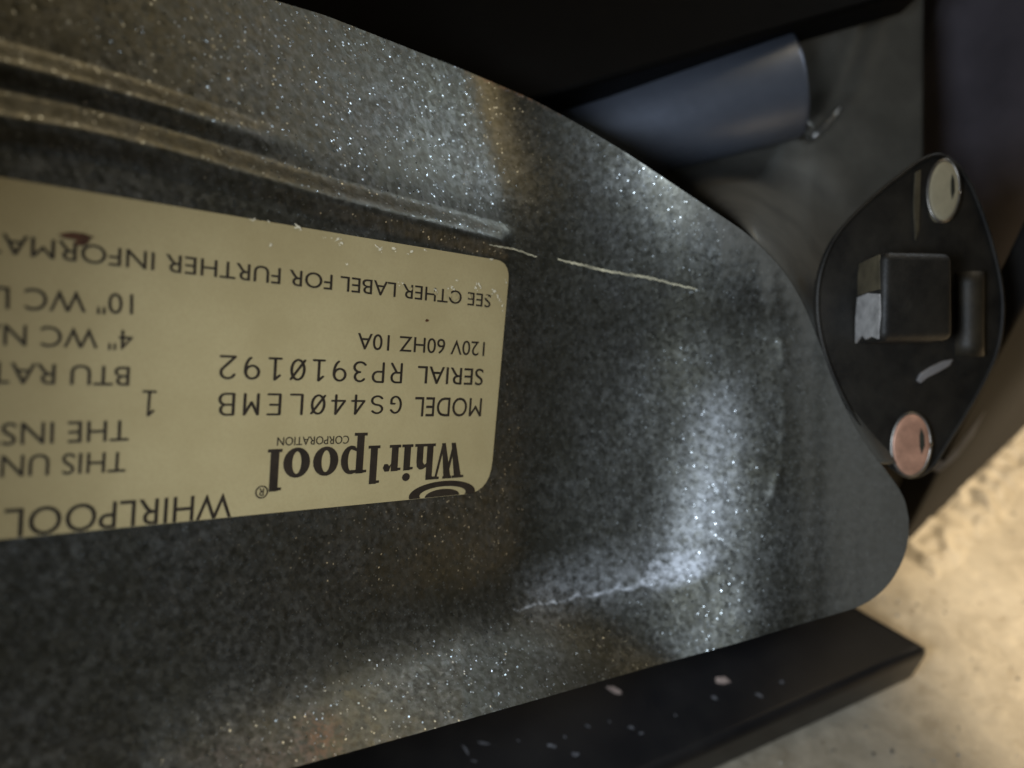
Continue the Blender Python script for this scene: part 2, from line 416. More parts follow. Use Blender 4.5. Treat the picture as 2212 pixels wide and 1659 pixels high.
# thickness: a rim along the outline and a plain back skin
THK = 0.0012
ring_idx = [(0, i) for i in range(NXC)] + [(j, NXC-1) for j in range(1, NYR)] + [(NYR-1, i) for i in range(NXC-2, -1, -1)] + [(j, 0) for j in range(NYR-2, 0, -1)]
rv_ = [Vector(PTS[j, i]) for j, i in ring_idx]; nr = len(rv_)
rim_me = mesh('rim', rv_ + [v + FWD*THK for v in rv_], [(k, (k+1) % nr, nr+(k+1) % nr, nr+k) for k in range(nr)])
for an in ('dust_glint', 'rust', 'plain'): rim_me.attributes.new(an, 'FLOAT', 'POINT')
link('rim', rim_me, M['galv'], panel, True)
jb = sorted(set(list(range(0, NYR, 7))+[NYR-1])); ib = sorted(set(list(range(0, NXC, 7))+[NXC-1]))
bk_v = [Vector(PTS[j, i]) + FWD*THK for j in jb for i in ib]; nb = len(ib)
bk_me = mesh('back_skin', bk_v, [(j*nb+i, j*nb+i+1, (j+1)*nb+i+1, (j+1)*nb+i) for j in range(len(jb)-1) for i in range(nb-1)])
for an in ('dust_glint', 'rust', 'plain'): bk_me.attributes.new(an, 'FLOAT', 'POINT')
link('back_skin', bk_me, M['galv'], panel, True)
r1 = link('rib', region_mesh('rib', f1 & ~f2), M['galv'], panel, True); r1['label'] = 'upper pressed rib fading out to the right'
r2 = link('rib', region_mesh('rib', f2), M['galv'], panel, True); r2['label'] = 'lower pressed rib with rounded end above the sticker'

# thin lines of dried adhesive along the fold
def sliver(pts, wd, name='adhesive_line', lift=0.0006):
    V = []; n = len(pts)
    for i, (x, y) in enumerate(pts):
        t = i/(n-1); hw = wd*(0.35+0.65*math.sin(math.pi*min(max(t*0.9+0.08, 0), 1))) * (0.7+0.6*random.random())
        for s in (-1, 1):
            ww = float(w_sheet(np.array([float(x)]), np.array([float(y+s*hw)]))[0]); d = 1/ww
            V.append((P(x, y+s*hw, d-lift*0.2), P(x, y+s*hw, d-lift)))
    vs = [q for pr in V for q in pr]; fs = []
    for i in range(n-1):
        a = 4*i; b = a+4
        fs += [(a+1, a+3, b+3, b+1), (a, a+1, b+1, b), (a+3, a+2, b+2, b+3)]
    fs += [(0, 2, 3, 1), (4*(n-1), 4*(n-1)+1, 4*(n-1)+3, 4*(n-1)+2)]
    return link(name, mesh(name, vs, fs), M['glue'], panel)
def lerp_pts(pts, n):
    xsP = np.linspace(pts[0][0], pts[-1][0], n); f = interp(pts)
    return [(float(x), float(f(x)) + random.uniform(-1.2, 1.2)) for x in xsP]
sliver(lerp_pts([(1057, 529), (1116, 540), (1160, 555)], 22), 2.2, lift=0.0003)
sliver(lerp_pts([(1205, 560), (1305, 584), (1410, 602), (1507, 626)], 60), 3.2, lift=0.0003)

# ------------------------------------------------------------------ the sticker and its print
LIFT = 0.00035
def rounded(pts, radii, n=7):
    out = []
    m = len(pts)
    for i in range(m):
        p = np.array(pts[i]); a = np.array(pts[i-1]); b = np.array(pts[(i+1) % m]); r = radii[i]
        if r <= 0: out.append(p); continue
        p1 = p+(a-p)/np.linalg.norm(a-p)*r; p2 = p+(b-p)/np.linalg.norm(b-p)*r
        for k in range(n+1):
            t = k/n; out.append((1-t)**2*p1+2*t*(1-t)*p+t*t*p2)
    return out
lab_px = [(-560, 290), (1100, 566), (1056, 1062), (-560, 1219)]
lab_uv = [panel_uv(*p) for p in lab_px]
lp = rounded(lab_uv, [0.004, 0.0052, 0.0085, 0.004])
sticker = link('rating_sticker', prism('rating_sticker', [panel_pt(u, v, LIFT) for u, v in lp], [panel_pt(u, v, 0.00002) for u, v in lp]), M['paper'], panel)
sticker['label'] = 'tan rating sticker with dark upside down print and worn edge'

cut_a = Vector(lab_uv[3]); cut_b = Vector(lab_uv[2])              # lower sticker edge: the print is cut off here
cut_d = (cut_b-cut_a).normalized(); cut_n = Vector((-cut_d.y, cut_d.x))
if cut_n.y < 0: cut_n = -cut_n

def ink_mesh(name, verts2, faces, lift=0.00012, mat='ink', clip=True):
    bm = bmesh.new(); vv = [bm.verts.new((u, v, 0)) for u, v in verts2]
    for f in faces:
        try: bm.faces.new([vv[i] for i in f])
        except ValueError: pass
    if clip:
        c = cut_a - cut_n*0.0001
        bmesh.ops.bisect_plane(bm, geom=bm.verts[:]+bm.edges[:]+bm.faces[:], plane_co=(c.x, c.y, 0), plane_no=(cut_n.x, cut_n.y, 0), clear_outer=True)
    for i, v in enumerate(bm.verts):
        v.co = panel_pt(v.co.x, v.co.y, LIFT+lift+1e-7*(i % 7))
    o = link(name, bm_mesh(name, bm), M[mat], sticker)
    return o

_font_cache = {}
def bfont(s):
    if s in _font_cache: return _font_cache[s]
    c = bpy.data.curves.new('tmp', 'FONT'); c.body = s; c.resolution_u = 4
    o = bpy.data.objects.new('tmp', c); COL.objects.link(o)
    bpy.context.view_layer.update()
    dg = bpy.context.evaluated_depsgraph_get(); me = o.evaluated_get(dg).to_mesh()
    v = [(q.co.x, q.co.y) for q in me.vertices]; f = [tuple(p.vertices) for p in me.polygons]
    o.evaluated_get(dg).to_mesh_clear(); bpy.data.objects.remove(o); bpy.data.curves.remove(c)
    _font_cache[s] = (v, f); return v, f
CAPH = max(v[1] for v in bfont('H')[0])

def lay(verts, start, end, cap, x0, x1, caph):
    """map glyph space on to the sticker: baseline start/end and cap point given as picture points"""
    s = Vector(panel_uv(*start)); e = Vector(panel_uv(*end)); c = Vector(panel_uv(*cap))
    xa = (e-s)/(x1-x0); ya = (c-s); ya = ya - xa.normalized()*ya.dot(xa.normalized())*0.92; ya = ya/caph
    return [tuple(s + xa*(x-x0) + ya*y) for x, y in verts]

def line_bfont(full, start, end, cap, prefix=None):
    v, f = bfont(full); vp, _ = bfont(prefix or full)
    x0 = min(q[0] for q in vp); x1 = max(q[0] for q in vp)
    return ink_mesh('text_line', lay(v, start, end, cap, x0, x1, CAPH), f)

def ribbon(strokes, wd):
    V = []; Fc = []
    for st in strokes:
        for (ax, ay), (bx, by) in zip(st[:-1], st[1:]):
            dx, dy = bx-ax, by-ay; L = math.hypot(dx, dy) or 1; nx_, ny_ = -dy/L*wd/2, dx/L*wd/2
            i = len(V); V += [(ax+nx_, ay+ny_), (bx+nx_, by+ny_), (bx-nx_, by-ny_), (ax-nx_, ay-ny_)]; Fc.append((i, i+1, i+2, i+3))
        for (ax, ay) in st:
            i = len(V); V += [(ax+wd/2*math.cos(k*math.pi/4), ay+wd/2*math.sin(k*math.pi/4)) for k in range(8)]; Fc.append(tuple(range(i, i+8)))
    return V, Fc
def arc(cx, cy, rx, ry, a0, a1, n=10):
    return [(cx+rx*math.cos(math.radians(a0+(a1-a0)*k/n)), cy+ry*math.sin(math.radians(a0+(a1-a0)*k/n))) for k in range(n+1)]
MONO = {
 'G': [arc(.3, .5, .26, .46, 40, 320, 16)[:], [(.5, .2), (.5, .44), (.34, .44)]],
 'S': [arc(.3, .74, .24, .23, 30, 270, 10) + arc(.3, .27, .25, .24, 90, -150, 10)],
 '4': [[(.42, 0), (.42, 1), (.04, .3), (.58, .3)]],
 '0': [arc(.3, .5, .25, .48, 0, 360, 20), [(.04, .04), (.56, .96)]],
 'L': [[(.1, 1), (.1, 0), (.54, 0)]],
 'E': [[(.54, 1), (.1, 1), (.1, 0), (.54, 0)], [(.1, .52), (.46, .52)]],
 'M': [[(.06, 0), (.06, 1), (.3, .4), (.54, 1), (.54, 0)]],
 'B': [[(.08, 0), (.08, 1), (.36, 1)]+arc(.34, .76, .18, .24, 90, -90, 8)+[(.08, .52)], [(.34, .52)]+arc(.36, .26, .2, .26, 90, -90, 8)+[(.08, 0)]],
 'R': [[(.08, 0), (.08, 1), (.36, 1)]+arc(.34, .74, .2, .26, 90, -90, 8)+[(.08, .48)], [(.3, .48), (.55, 0)]],
 'P': [[(.08, 0), (.08, 1), (.36, 1)]+arc(.34, .73, .21, .27, 90, -90, 8)+[(.08, .46)]],
 '3': [arc(.28, .75, .22, .24, 150, -90, 10)+arc(.28, .26, .26, .26, 90, -150, 10)],
 '9': [arc(.3, .68, .24, .3, 0, 360, 16), arc(.3, .62, .25, .62, 8, -75, 9)],
 '1': [[(.14, .8), (.32, 1), (.32, 0)], [(.1, 0), (.54, 0)]],
 '2': [arc(.3, .72, .24, .27, 160, -35, 10)+[(.06, 0), (.56, 0)]],
}
def line_mono(s, start, end, cap, wd=0.105):
    V = []; Fc = []; adv = 0.86
    for i, ch in enumerate(s):
        v, f = ribbon(MONO[ch], wd); o = len(V)
        V += [(x+i*adv, y) for x, y in v]; Fc += [tuple(k+o for k in q) for q in f]
    return ink_mesh('text_line', lay(V, start, end, cap, 0.05, (len(s)-1)*adv+0.55, 1.0), Fc)

line_bfont('SEE OTHER LABEL FOR FURTHER INFORMATION', (1058, 637), (4, 504), (1057, 664.5), 'SEE OTHER LABEL FOR FURTHER INFORMA')
line_bfont('120V 60HZ 10A', (1045, 739), (771, 719), (1043, 769))
line_bfont('SERIAL', (1042, 797), (901, 790), (1040, 832))
line_mono('RP3910192', (867, 786), (476, 769), (864, 826))
line_bfont('MODEL', (1039, 860), (895, 857), (1036, 899))
line_mono('GS440LEMB', (864, 855), (474, 850), (861, 893))
line_bfont('10" WC LP', (286, 636), (52, 622), (284, 679), '10" WC')
line_bfont('4" WC NAT', (286, 714), (7, 700), (284, 755), '4" WC N')
line_bfont('BTU RATING', (279, 792), (22, 783), (276, 833), 'BTU RA')
line_mono('1', (337, 846), (308, 845), (334, 897))
line_bfont('THE INST', (277, 907), (2, 913), (274, 951), 'THE INS')
line_bfont('THIS UNIT', (271, 975), (2, 983), (267, 1018), 'THIS UN')
line_bfont('WHIRLPOOL', (500, 1064), (9, 1099), (493, 1116))
line_bfont('CORPORATION', (752, 940.5), (597, 944), (751, 957.5))

# bold serif logo
def rect(x0, y0, x1, y1): return [(x0, y0), (x1, y0), (x1, y1), (x0, y1)]
def ring(cx, cy, rx, ry, ix, iy, n=22):
    qs = []
    for k in range(n):
        a, b = 2*math.pi*k/n, 2*math.pi*(k+1)/n
        qs.append([(cx+rx*math.cos(a), cy+ry*math.sin(a)), (cx+rx*math.cos(b), cy+ry*math.sin(b)), (cx+ix*math.cos(b), cy+iy*math.sin(b)), (cx+ix*math.cos(a), cy+iy*math.sin(a))])
    return qs
XH = 0.70
logo = []
logo += [[(0.10, 1.0), (0.34, 1.0), (0.50, 0.0), (0.36, 0.0)], [(0.36, 0.0), (0.44, 0.0), (0.62, 0.80), (0.56, 0.92)],
         [(0.46, 1.0), (0.70, 1.0), (0.82, 0.0), (0.70, 0.0)], [(0.72, 0.0), (0.80, 0.0), (1.02, 1.0), (0.95, 1.0)],
         rect(0.02, 0.93, 0.42, 1.0), rect(0.44, 0.93, 0.74, 1.0), rect(0.86, 0.93, 1.10, 1.0)]
def serif_stem(x, h, wd=0.2, flag=True, foot=True):
    q = [rect(x, 0, x+wd, h)]
    if foot: q.append(rect(x-0.07, 0, x+wd+0.07, 0.075))
    if flag: q.append([(x-0.09, h-0.02), (x-0.09, h-0.085), (x+wd*0.5, h-0.085), (x+wd, h)])
    return q
logo += serif_stem(1.10, 1.0) + serif_stem(1.42, 0.5, flag=False) + [[(1.28, 0.52), (1.30, 0.64), (1.42, XH), (1.52, XH), (1.60, 0.62), (1.62, 0.48), (1.42, 0.5), (1.36, 0.58)]]
logo += serif_stem(1.82, XH) + [arc(1.92, 0.88, 0.12, 0.11, 0, 330, 11)]
logo += serif_stem(2.20, XH) + [[(2.38, 0.48), (2.46, XH), (2.58, XH), (2.64, 0.60), (2.6, 0.50), (2.5, 0.50), (2.46, 0.56)]]
logo += serif_stem(2.82, 1.0)
logo += [rect(3.22, -0.32, 3.42, XH), rect(3.14, -0.34, 3.50, -0.265), [(3.12, XH-0.02), (3.12, XH-0.085), (3.3, XH-0.085), (3.42, XH)]] + \
        [[(3.40, XH-0.1), (3.42, XH-0.02), (3.58, XH), (3.58, XH-0.09)]] + \
        [q for q in ring(3.56, 0.345, 0.28, 0.365, 0.09, 0.27) if sum(p[0] for p in q)/4 > 3.5] + [[(3.40, 0.06), (3.40, 0.14), (3.56, 0.075), (3.56, -0.02)]]
logo += ring(4.24, 0.345, 0.33, 0.365, 0.115, 0.27) + ring(4.98, 0.345, 0.33, 0.365, 0.115, 0.27)
logo += serif_stem(5.42, 1.0)
V = []; Fc = []
for q in logo:
    i = len(V); V += list(q); Fc.append(tuple(range(i, i+len(q))))
lg = ink_mesh('logo_word', lay(V, (1003, 955), (577, 970), (999, 1030), 0.02, 5.69, 1.0), Fc)
lg['label'] = 'bold serif logo word printed upside down'
# registered mark and the ring emblem that the sticker edge cuts through
v, f = [], []
for q in ring(0, 0, 1, 1, .8, .8, 18): i = len(v); v += q; f.append((i, i+1, i+2, i+3))
rv, rf = ribbon(MONO['R'], .16)
i = len(v); v += [((x-.3)*1.1, (y-.5)*1.0) for x, y in rv]; f += [tuple(k+i for k in q) for q in rf]
ink_mesh('registered_mark', lay(v, (563, 1062), (549, 1062.6), (562.4, 1076), 0, 1, 1.0), f)
v, f = [], []
for q in ring(0, 0.25, 1, 1.0, .70, .58, 40) : i = len(v); v += q; f.append((i, i+1, i+2, i+3))
inner = arc(0.02, 0.42, 0.52, 0.55, 0, 350, 30); i = len(v); v += inner; f.append(tuple(range(i, i+len(inner))))
em = ink_mesh('ring_emblem', lay(v, (955, 1059), (881, 1066), (952, 1087), 0, 1, 1.0), f)
em['label'] = 'oval ring emblem cut off by the sticker edge'

# stain, speck and scuffed flakes on the sticker
def splat(name, px, py, rx, ry, mat, lift=0.00016, n=14, jag=0.35, rot=0.0):
    pts = []
    for k in range(n):
        a = 2*math.pi*k/n; r = 1-jag*random.random()
        x, y = rx*r*math.cos(a), ry*r*math.sin(a)
        pts.append(panel_uv(px+x*math.cos(rot)-y*math.sin(rot), py+x*math.sin(rot)+y*math.cos(rot)))
    return ink_mesh(name, pts, [tuple(range(n))], lift, mat, clip=False)
st = splat('stain', 162, 511, 42, 9, 'stain', 0.0002, 22, 0.25, 0.06); st['label'] = 'brown stain over the print'
splat('stain', 176, 523, 22, 9, 'stain', 0.00021, 16, 0.4)
splat('speck', 920, 692, 5, 4, 'stain', 0.0002, 9, 0.4)
for (x, y, rx, ry) in [(545, 475, 10, 4), (578, 479, 6, 2.5), (640, 491, 15, 6), (725, 518, 11, 4), (735, 526, 7, 4), (811, 533, 9, 3), (818, 538, 5, 6), (846, 536, 8, 5),
                       (886, 543, 9, 4), (915, 540, 5, 2.5), (746, 572, 5, 6), (583, 529, 3, 8), (1032, 616, 6, 9), (1024, 622, 5, 6), (1063, 628, 9, 5), (1072, 640, 4, 9),
                       (973, 620, 6, 9), (938, 627, 4, 7), (1060, 561, 8, 3), (1082, 660, 3, 8), (700, 513, 5, 2), (983, 606, 4, 3), (866, 612, 7, 4), (1090, 610, 3, 6)]:
    splat('scuff', x, y, rx*0.8, ry*0.8, 'scuff', 0.00026, 13, 0.85, random.uniform(-0.6, 0.8))
    for q_ in range(2): splat('scuff', x+random.uniform(-1.3, 1.3)*rx, y+random.uniform(-1, 1.6)*ry, rx*0.35, ry*0.4, 'scuff', 0.00025, 9, 0.8)

for (x, y, rx, ry) in [(979, 641, 9, 9), (968, 636, 6, 10), (1047, 641, 7, 5), (1012, 640, 5, 7), (938, 634, 4, 6), (884, 624, 8, 5)]:
    splat('scuff', x, y, rx, ry, 'paper', 0.00024, 13, 0.6)

# ------------------------------------------------------------------ black bar on the floor
A = Vector((0.1612, 0.1600)); along = Vector((-0.925, -0.38)).normalized(); endv = (Vector((0.1390, 0.1793))-A).normalized()
hgt = 0.0245; wid = 0.105
B = A + endv*wid; A2 = A + along*0.50; B2 = B + along*0.50
quad2 = [A, B, B2, A2]
bmesh_bar = prism('bar', [(p.x, p.y, hgt) for p in quad2], [(p.x*1.0, p.y, 0.0006) for p in quad2], 0.0042, 4)
bar = link('black_bar', bmesh_bar, M['bar'], smooth=False)
bar.data.polygons.foreach_set('use_smooth', [True]*len(bar.data.polygons))
wn = bar.modifiers.new('wn', 'WEIGHTED_NORMAL'); wn.keep_sharp = False
tag(bar, 'scuffed black bar lying on the beige floor under the metal panel', 'bar')

def chip(px, py, ln, wd, rot, label, z=hgt):
    c = floor_pt(px, py, z); bm = bmesh.new()
    n = 9; t_, b_ = [], []
    for k in range(n):
        a = 2*math.pi*k/n; r = 0.3+0.95*random.random()
        x, y = ln*r*math.cos(a), wd*r*math.sin(a)
        q = Vector((x*math.cos(rot)-y*math.sin(rot), x*math.sin(rot)+y*math.cos(rot)))
        b_.append(Vector((c.x+q.x, c.y+q.y, z+0.0001))); t_.append(Vector((c.x+q.x*0.8, c.y+q.y*0.8, z+0.0008+0.0004*random.random())))
    o = link('pale_chip', prism('pale_chip', t_, b_), M['crumb'])
    tag(o, label, 'chip', 'pale chips on the black bar'); return o
def scuff_mark(px, py, ln, wd, rot):
    c = floor_pt(px, py, hgt); n = 11; t_, b_ = [], []
    for k in range(n):
        a = 2*math.pi*k/n; r = 0.35+0.75*random.random(); x, y = ln*r*math.cos(a), wd*r*math.sin(a)
        q = Vector((x*math.cos(rot)-y*math.sin(rot), x*math.sin(rot)+y*math.cos(rot), 0))
        b_.append(c+q-Vector((0, 0, 0.0002))); t_.append(c+q*0.9+Vector((0, 0, 0.00012)))
    link('scuff_mark', prism('scuff_mark', t_, b_), M['scuffgrey'], bar)
for (px, py, ln, wd) in [(1006, 1620, 3.4, .6), (1045, 1606, 2.6, .7), (1024, 1644, 1.5, .9), (1192, 1611, 1.9, .9), (1246, 1629, 2.2, 1.1), (1220, 1591, .9, .6), (1269, 1568, 1.2, .8),
                         (1317, 1559, .8, .5), (1364, 1572, 1.8, .9), (1385, 1584, 1.2, .7), (1543, 1507, 1.7, .8), (1640, 1502, 1.9, .8), (1688, 1474, 1.6, 1.0), (1120, 1600, .7, .4), (1460, 1545, .8, .5)]:
    scuff_mark(px, py, ln/1000, wd/1000, random.uniform(-0.9, 0.1))
chip(1328, 1492, 0.0032, 0.0011, -0.55, 'pinkish sliver on the black bar close below the metal panel edge')
chip(1560, 1470, 0.0036, 0.0015, -0.25, 'larger pinkish chip on the black bar nearest its cut end')

# ------------------------------------------------------------------ grey end bracket
def plate(name, px_pts, wfun, thick, mat, parent, bevel=0.0, smooth=False):
    fr = [P(x, y, 1/wfun(x, y)) for x, y in px_pts]
    bk = [P(x, y, 1/wfun(x, y)) + FWD*thick for x, y in px_pts]
    return link(name, prism(name, fr, bk, bevel, 2), mat, parent, smooth)
brk = empty('end_bracket', P(1850, 900, 0.30))
tag(brk, 'dull dark grey steel end plate behind the black two-screw flange', 'bracket')
_ol = [(float(x), float(top(np.array([float(x)]))[0])) for x in np.linspace(1440, 1960, 40)]
def w_brk(x, y):
    x = np.atleast_1d(np.asarray(x, float)); y = np.atleast_1d(np.asarray(y, float))
    base = 3.30 - 0.00016*(x-1700)
    d_ = seg_dist(x, y, _ol); tp = top(np.minimum(x, 1960.0)); inside = y > tp
    near = w_sheet(x, np.maximum(y, tp)) - 0.012
    t = np.where(inside, 1.0, np.exp(-(d_/np.interp(x, [1500, 1750], [45.0, 110.0]))**2))
    g = np.clip((x-1450)/190, 0, 1); g = g*g*(3-2*g)
    r = base + (near - base - 0.0)*t*g
    return r if r.size > 1 else float(r[0])
bx = np.linspace(1200, 1994, 110); by = np.linspace(-60, 1000, 130)
BX, BY = np.meshgrid(bx, by); BW = w_brk(BX.ravel(), BY.ravel()).reshape(BX.shape)
# dented valley that runs from the crease mark upwards
CXL = np.interp(BY, [-60, 60, 200, 270, 300], [1895, 1885, 1835, 1790, 1765])
BDEP = 1/BW + 0.004*np.exp(-((BX-CXL+28)/34)**2)*np.interp(BY, [-60, 250, 320], [1, 1, 0])
V = (np.array(CAM) + (F_ + R_*((BX-CX)/F)[..., None] - U_*((BY-CY)/F)[..., None])*BDEP[..., None]).reshape(-1, 3).tolist()
n_ = len(bx); Fq = [(j*n_+i, (j+1)*n_+i, (j+1)*n_+i+1, j*n_+i+1) for j in range(len(by)-1) for i in range(n_-1)]
o = link('plate', mesh('plate', V, Fq), M['bracket'], brk, True)
sl = o.modifiers.new('thickness', 'SOLIDIFY'); sl.thickness = 0.0015; sl.offset = -1
def bead(pts, rads, name='crease'):
    return link(name, tube(name, [P(x, y, 1/w_brk(x, y)-0.0004) for x, y in pts], rads), M['crease'], brk, True)
c_ = bead([(1704, 279), (1722, 272), (1744, 263), (1750, 276), (1754, 290)], [0.0003, 0.0006, 0.0009, 0.0010, 0.0006]); c_['label'] = 'bright hooked crease in the grey steel'
c_ = bead([(1756, 297), (1768, 286), (1784, 272), (1800, 252), (1815, 232)], [0.0006, 0.0014, 0.0014, 0.0009, 0.0003]); c_['label'] = 'bright slanted crease in the grey steel'

# ------------------------------------------------------------------ tube
a_, b_ = P(1000, 365, 0.305), P(1712, 178, 0.287)
ax_ = (b_-a_).normalized(); rad = 0.0205
side_ = ax_.orthogonal().normalized(); oth = ax_.cross(side_)
V = []; Fc = []; SEG = 64
prof = [(-0.12, rad), (0.0, rad), ((b_-a_).length-0.0015, rad), ((b_-a_).length, rad-0.0008), ((b_-a_).length, rad-0.003), ((b_-a_).length-0.03, rad-0.003)]
for s, r in prof:
    for k in range(SEG):
        an = 2*math.pi*k/SEG; V.append(a_+ax_*s+(side_*math.cos(an)+oth*math.sin(an))*r)
for j in range(len(prof)-1):
    for k in range(SEG):
        k2 = (k+1) % SEG; Fc.append((j*SEG+k, j*SEG+k2, (j+1)*SEG+k2, (j+1)*SEG+k))
Fc.append(tuple((len(prof)-1)*SEG+k for k in range(SEG)))
tb = link('steel_tube', mesh('steel_tube', V, Fc), M['tube'], None, True)
tag(tb, 'glossy blue grey tube behind the top edge of the metal panel', 'tube')

# ------------------------------------------------------------------ black rail across the top
def w_rail(x, y): return 3.90 - 0.0002*(x-1150)
rail_px = [(300, 461), (1155, 216), (1690, 63), (2010, -28), (2010, -160), (300, -160)]
rl = plate('black_rail', rail_px, w_rail, 0.02, M['rail'], None, 0.0015)
tag(rl, 'black rail crossing above the blue grey tube at the top', 'rail')

# dark side panel of the appliance behind the flange, standing on the floor
s0 = floor_pt(2040, 985); s1 = floor_pt(2900, 985)
yb = 0.385
def vx(px, py, Y):     # a point of the vertical plane y = Y
    r = FWD + RIGHT*((px-CX)/F) - UP*((py-CY)/F); t = (Y-CAM.y)/r.y; return CAM + r*t
x_l = vx(1900, 400, yb).x
sp = link('side_panel', prism('side_panel', [(x_l, yb, 0.001), (x_l+0.35, yb+0.02, 0.001), (x_l+0.35, yb+0.02, 0.42), (x_l, yb, 0.42)],
          [(x_l, yb+0.02, 0.001), (x_l+0.35, yb+0.04, 0.001), (x_l+0.35, yb+0.04, 0.42), (x_l, yb+0.02, 0.42)], 0.003, 3), M['side'])
tag(sp, 'dark brown enamel side panel behind the flange at the right', 'panel')
# black back of the cavity
bp = link('cavity_back', prism('cavity_back', [(-0.55, 0.42, 0.0), (x_l+0.02, 0.42, 0.0), (x_l+0.02, 0.42, 0.5), (-0.55, 0.42, 0.5)],
          [(-0.55, 0.44, 0.0), (x_l+0.02, 0.44, 0.0), (x_l+0.02, 0.44, 0.5), (-0.55, 0.44, 0.5)]), M['rail'])
tag(bp, kind='structure')

# ------------------------------------------------------------------ black flange with two screws
fl = empty('two_screw_flange', P(1965, 1000, 0.29))
tag(fl, 'black pointed oval flange held by one cream and one coppery screw', 'flange')
def w_fl(x, y): return 4.30 - 0.00075*(x-1900) - 0.00022*(y-680)
loop = smooth_loop([(2040, 338), (2088, 385), (2128, 480), (2158, 590), (2166, 680), (2150, 770), (2100, 870), (2040, 968), (2010, 1012), (1968, 1030),
                    (1925, 1008), (1872, 945), (1820, 855), (1782, 760), (1766, 670), (1774, 585), (1808, 508), (1870, 440), (1945, 378), (1998, 342)], 80)
plate('flange_plate', [tuple(p) for p in loop], w_fl, 0.004, M['flange'], fl, 0.0008)
# raised square socket in the middle
def w_up(dz): return lambda x, y: 1/(1/w_fl(x, y) - dz)
base_px = [(1850, 562), (1992, 566), (1994, 742), (1846, 744)]
b0 = [P(x, y, 1/w_fl(x, y)) for x, y in base_px]; blk_h = 0.017
b1 = [q - FWD*blk_h for q in b0]
link('block', prism('block', b1, [q + FWD*0.001 for q in b0], 0.0026, 4), M['flange'], fl, True)
def on_left(u, v): # u 0..1 down the left face, v 0..1 outwards
    q = b0[0].lerp(b0[3], u); return q - FWD*blk_h*v - RIGHT*0.0003
for wpl, mt, lb in (([(0.45, 0.10), (0.43, 0.50), (0.47, 0.90), (0.70, 0.92), (0.97, 0.88), (0.93, 0.66), (0.96, 0.45), (0.90, 0.30), (0.985, 0.06), (0.7, 0.05)], 'boss', 'lower side of the block with a painted highlight'),
                    ([(0.06, 0.15), (0.03, 0.85), (0.42, 0.90), (0.42, 0.50), (0.43, 0.12), (0.2, 0.1)], 'olive', 'dull olive upper side of the block')):
    wf = [on_left(u, v) for u, v in wpl]  # highlight on the block's left side, painted as paler patches
    wo = link('pale_face', prism('pale_face', wf, [q + RIGHT*0.0006 for q in wf]), M[mt], fl); wo['label'] = lb
# rounded brown sleeve right of the block
sv_, sf_ = [], []
for yv in np.linspace(590, 770, 8):
    for k in range(13):
        an = math.pi*k/12; base_ = P(2090, yv, 1/w_fl(2082, yv))
        sv_.append(base_ - RIGHT*0.0045*math.cos(an) - FWD*0.0045*math.sin(an))
for j in range(7):
    for k in range(12): sf_.append((j*13+k, j*13+k+1, (j+1)*13+k+1, (j+1)*13+k))
sf_ += [tuple(range(13))[::-1], tuple(7*13+k for k in range(13))]
link('sleeve', mesh('sleeve', sv_, sf_), M['sleeve'], fl, True)
rim_pts = [P(p[0], p[1], 1/w_fl(p[0], p[1]) - 0.0004) for p in [tuple(q) for q in loop]]
rim_pts.append(rim_pts[0])
link('raised_rim', tube('raised_rim', rim_pts, [0.0006]*len(rim_pts), 8), M['flange'], fl, True)
pl = [(1982, 822), (1990, 806), (2012, 792), (2040, 779), (2060, 776), (2052, 790), (2028, 804), (2004, 816), (1990, 828)]
wo = plate('pale_face', pl, w_up(0.0012), 0.0012, M['tab'], fl, 0.0003); wo['label'] = 'small pale rim piece of the flange'
pl = [(1978, 372), (1990, 366), (1988, 440), (1986, 500), (1978, 520), (1974, 440)]
wo = plate('pale_face', pl, w_up(0.0008), 0.0008, M['olive'], fl, 0.0002); wo['label'] = 'thin bright edge beside the cream screw'

def screw(px, py, hw, hh, mat, label, tilt):
    """domed pan head, slightly foreshortened, with a worn slot"""
    d = 1/w_fl(px, py) - 0.0006; c = P(px, py, d)
    ex = (RIGHT*math.cos(tilt) + UP*math.sin(tilt)); ey = (UP*math.cos(tilt) - RIGHT*math.sin(tilt)); ez = -FWD
    rx, ry = hw*d/F, hh*d/F
    bm = bmesh.new(); n = 40; rings = []
    for s, z in ((1.0, -0.0008), (1.0, 0.0009), (0.96, 0.0013), (0.85, 0.0015), (0.7, 0.00155), (0.4, 0.0016)):
        rings.append([bm.verts.new(c + ex*rx*s*math.cos(2*math.pi*k/n) + ey*ry*s*math.sin(2*math.pi*k/n) + ez*z) for k in range(n)])
    for r0, r1 in zip(rings[:-1], rings[1:]):
        for i in range(n): bm.faces.new((r0[i], r0[(i+1) % n], r1[(i+1) % n], r1[i]))
    bm.faces.new(rings[-1]); bmesh.ops.recalc_face_normals(bm, faces=bm.faces)
    o = link('screw', bm_mesh('screw', bm), mat, fl, True); o['label'] = label
    rp = [c + ex*rx*1.0*math.cos(2*math.pi*k/48) + ey*ry*1.0*math.sin(2*math.pi*k/48) + ez*0.0010 for k in range(49)]
    link('rim', tube('rim', rp, [0.0005]*49, 8), M['chrome'], o, True)
    g = []
    for x, y in ((0.42, 0.55), (0.58, 0.35), (0.66, 0.0), (0.52, -0.28), (0.40, -0.05), (0.36, 0.3)):
        g.append(c + ex*rx*x + ey*ry*y + ez*0.0017)
    link('slot', prism('slot', g, [q - ez*0.0012 for q in g]), M['slot'], o)
    return o
screw(2034, 414, 34, 66, M['brass'], 'cream zinc screw head at the top of the flange', -0.06)
screw(1964, 960, 42, 68, M['copper'], 'coppery shiny screw head at the bottom of the flange', -0.05)

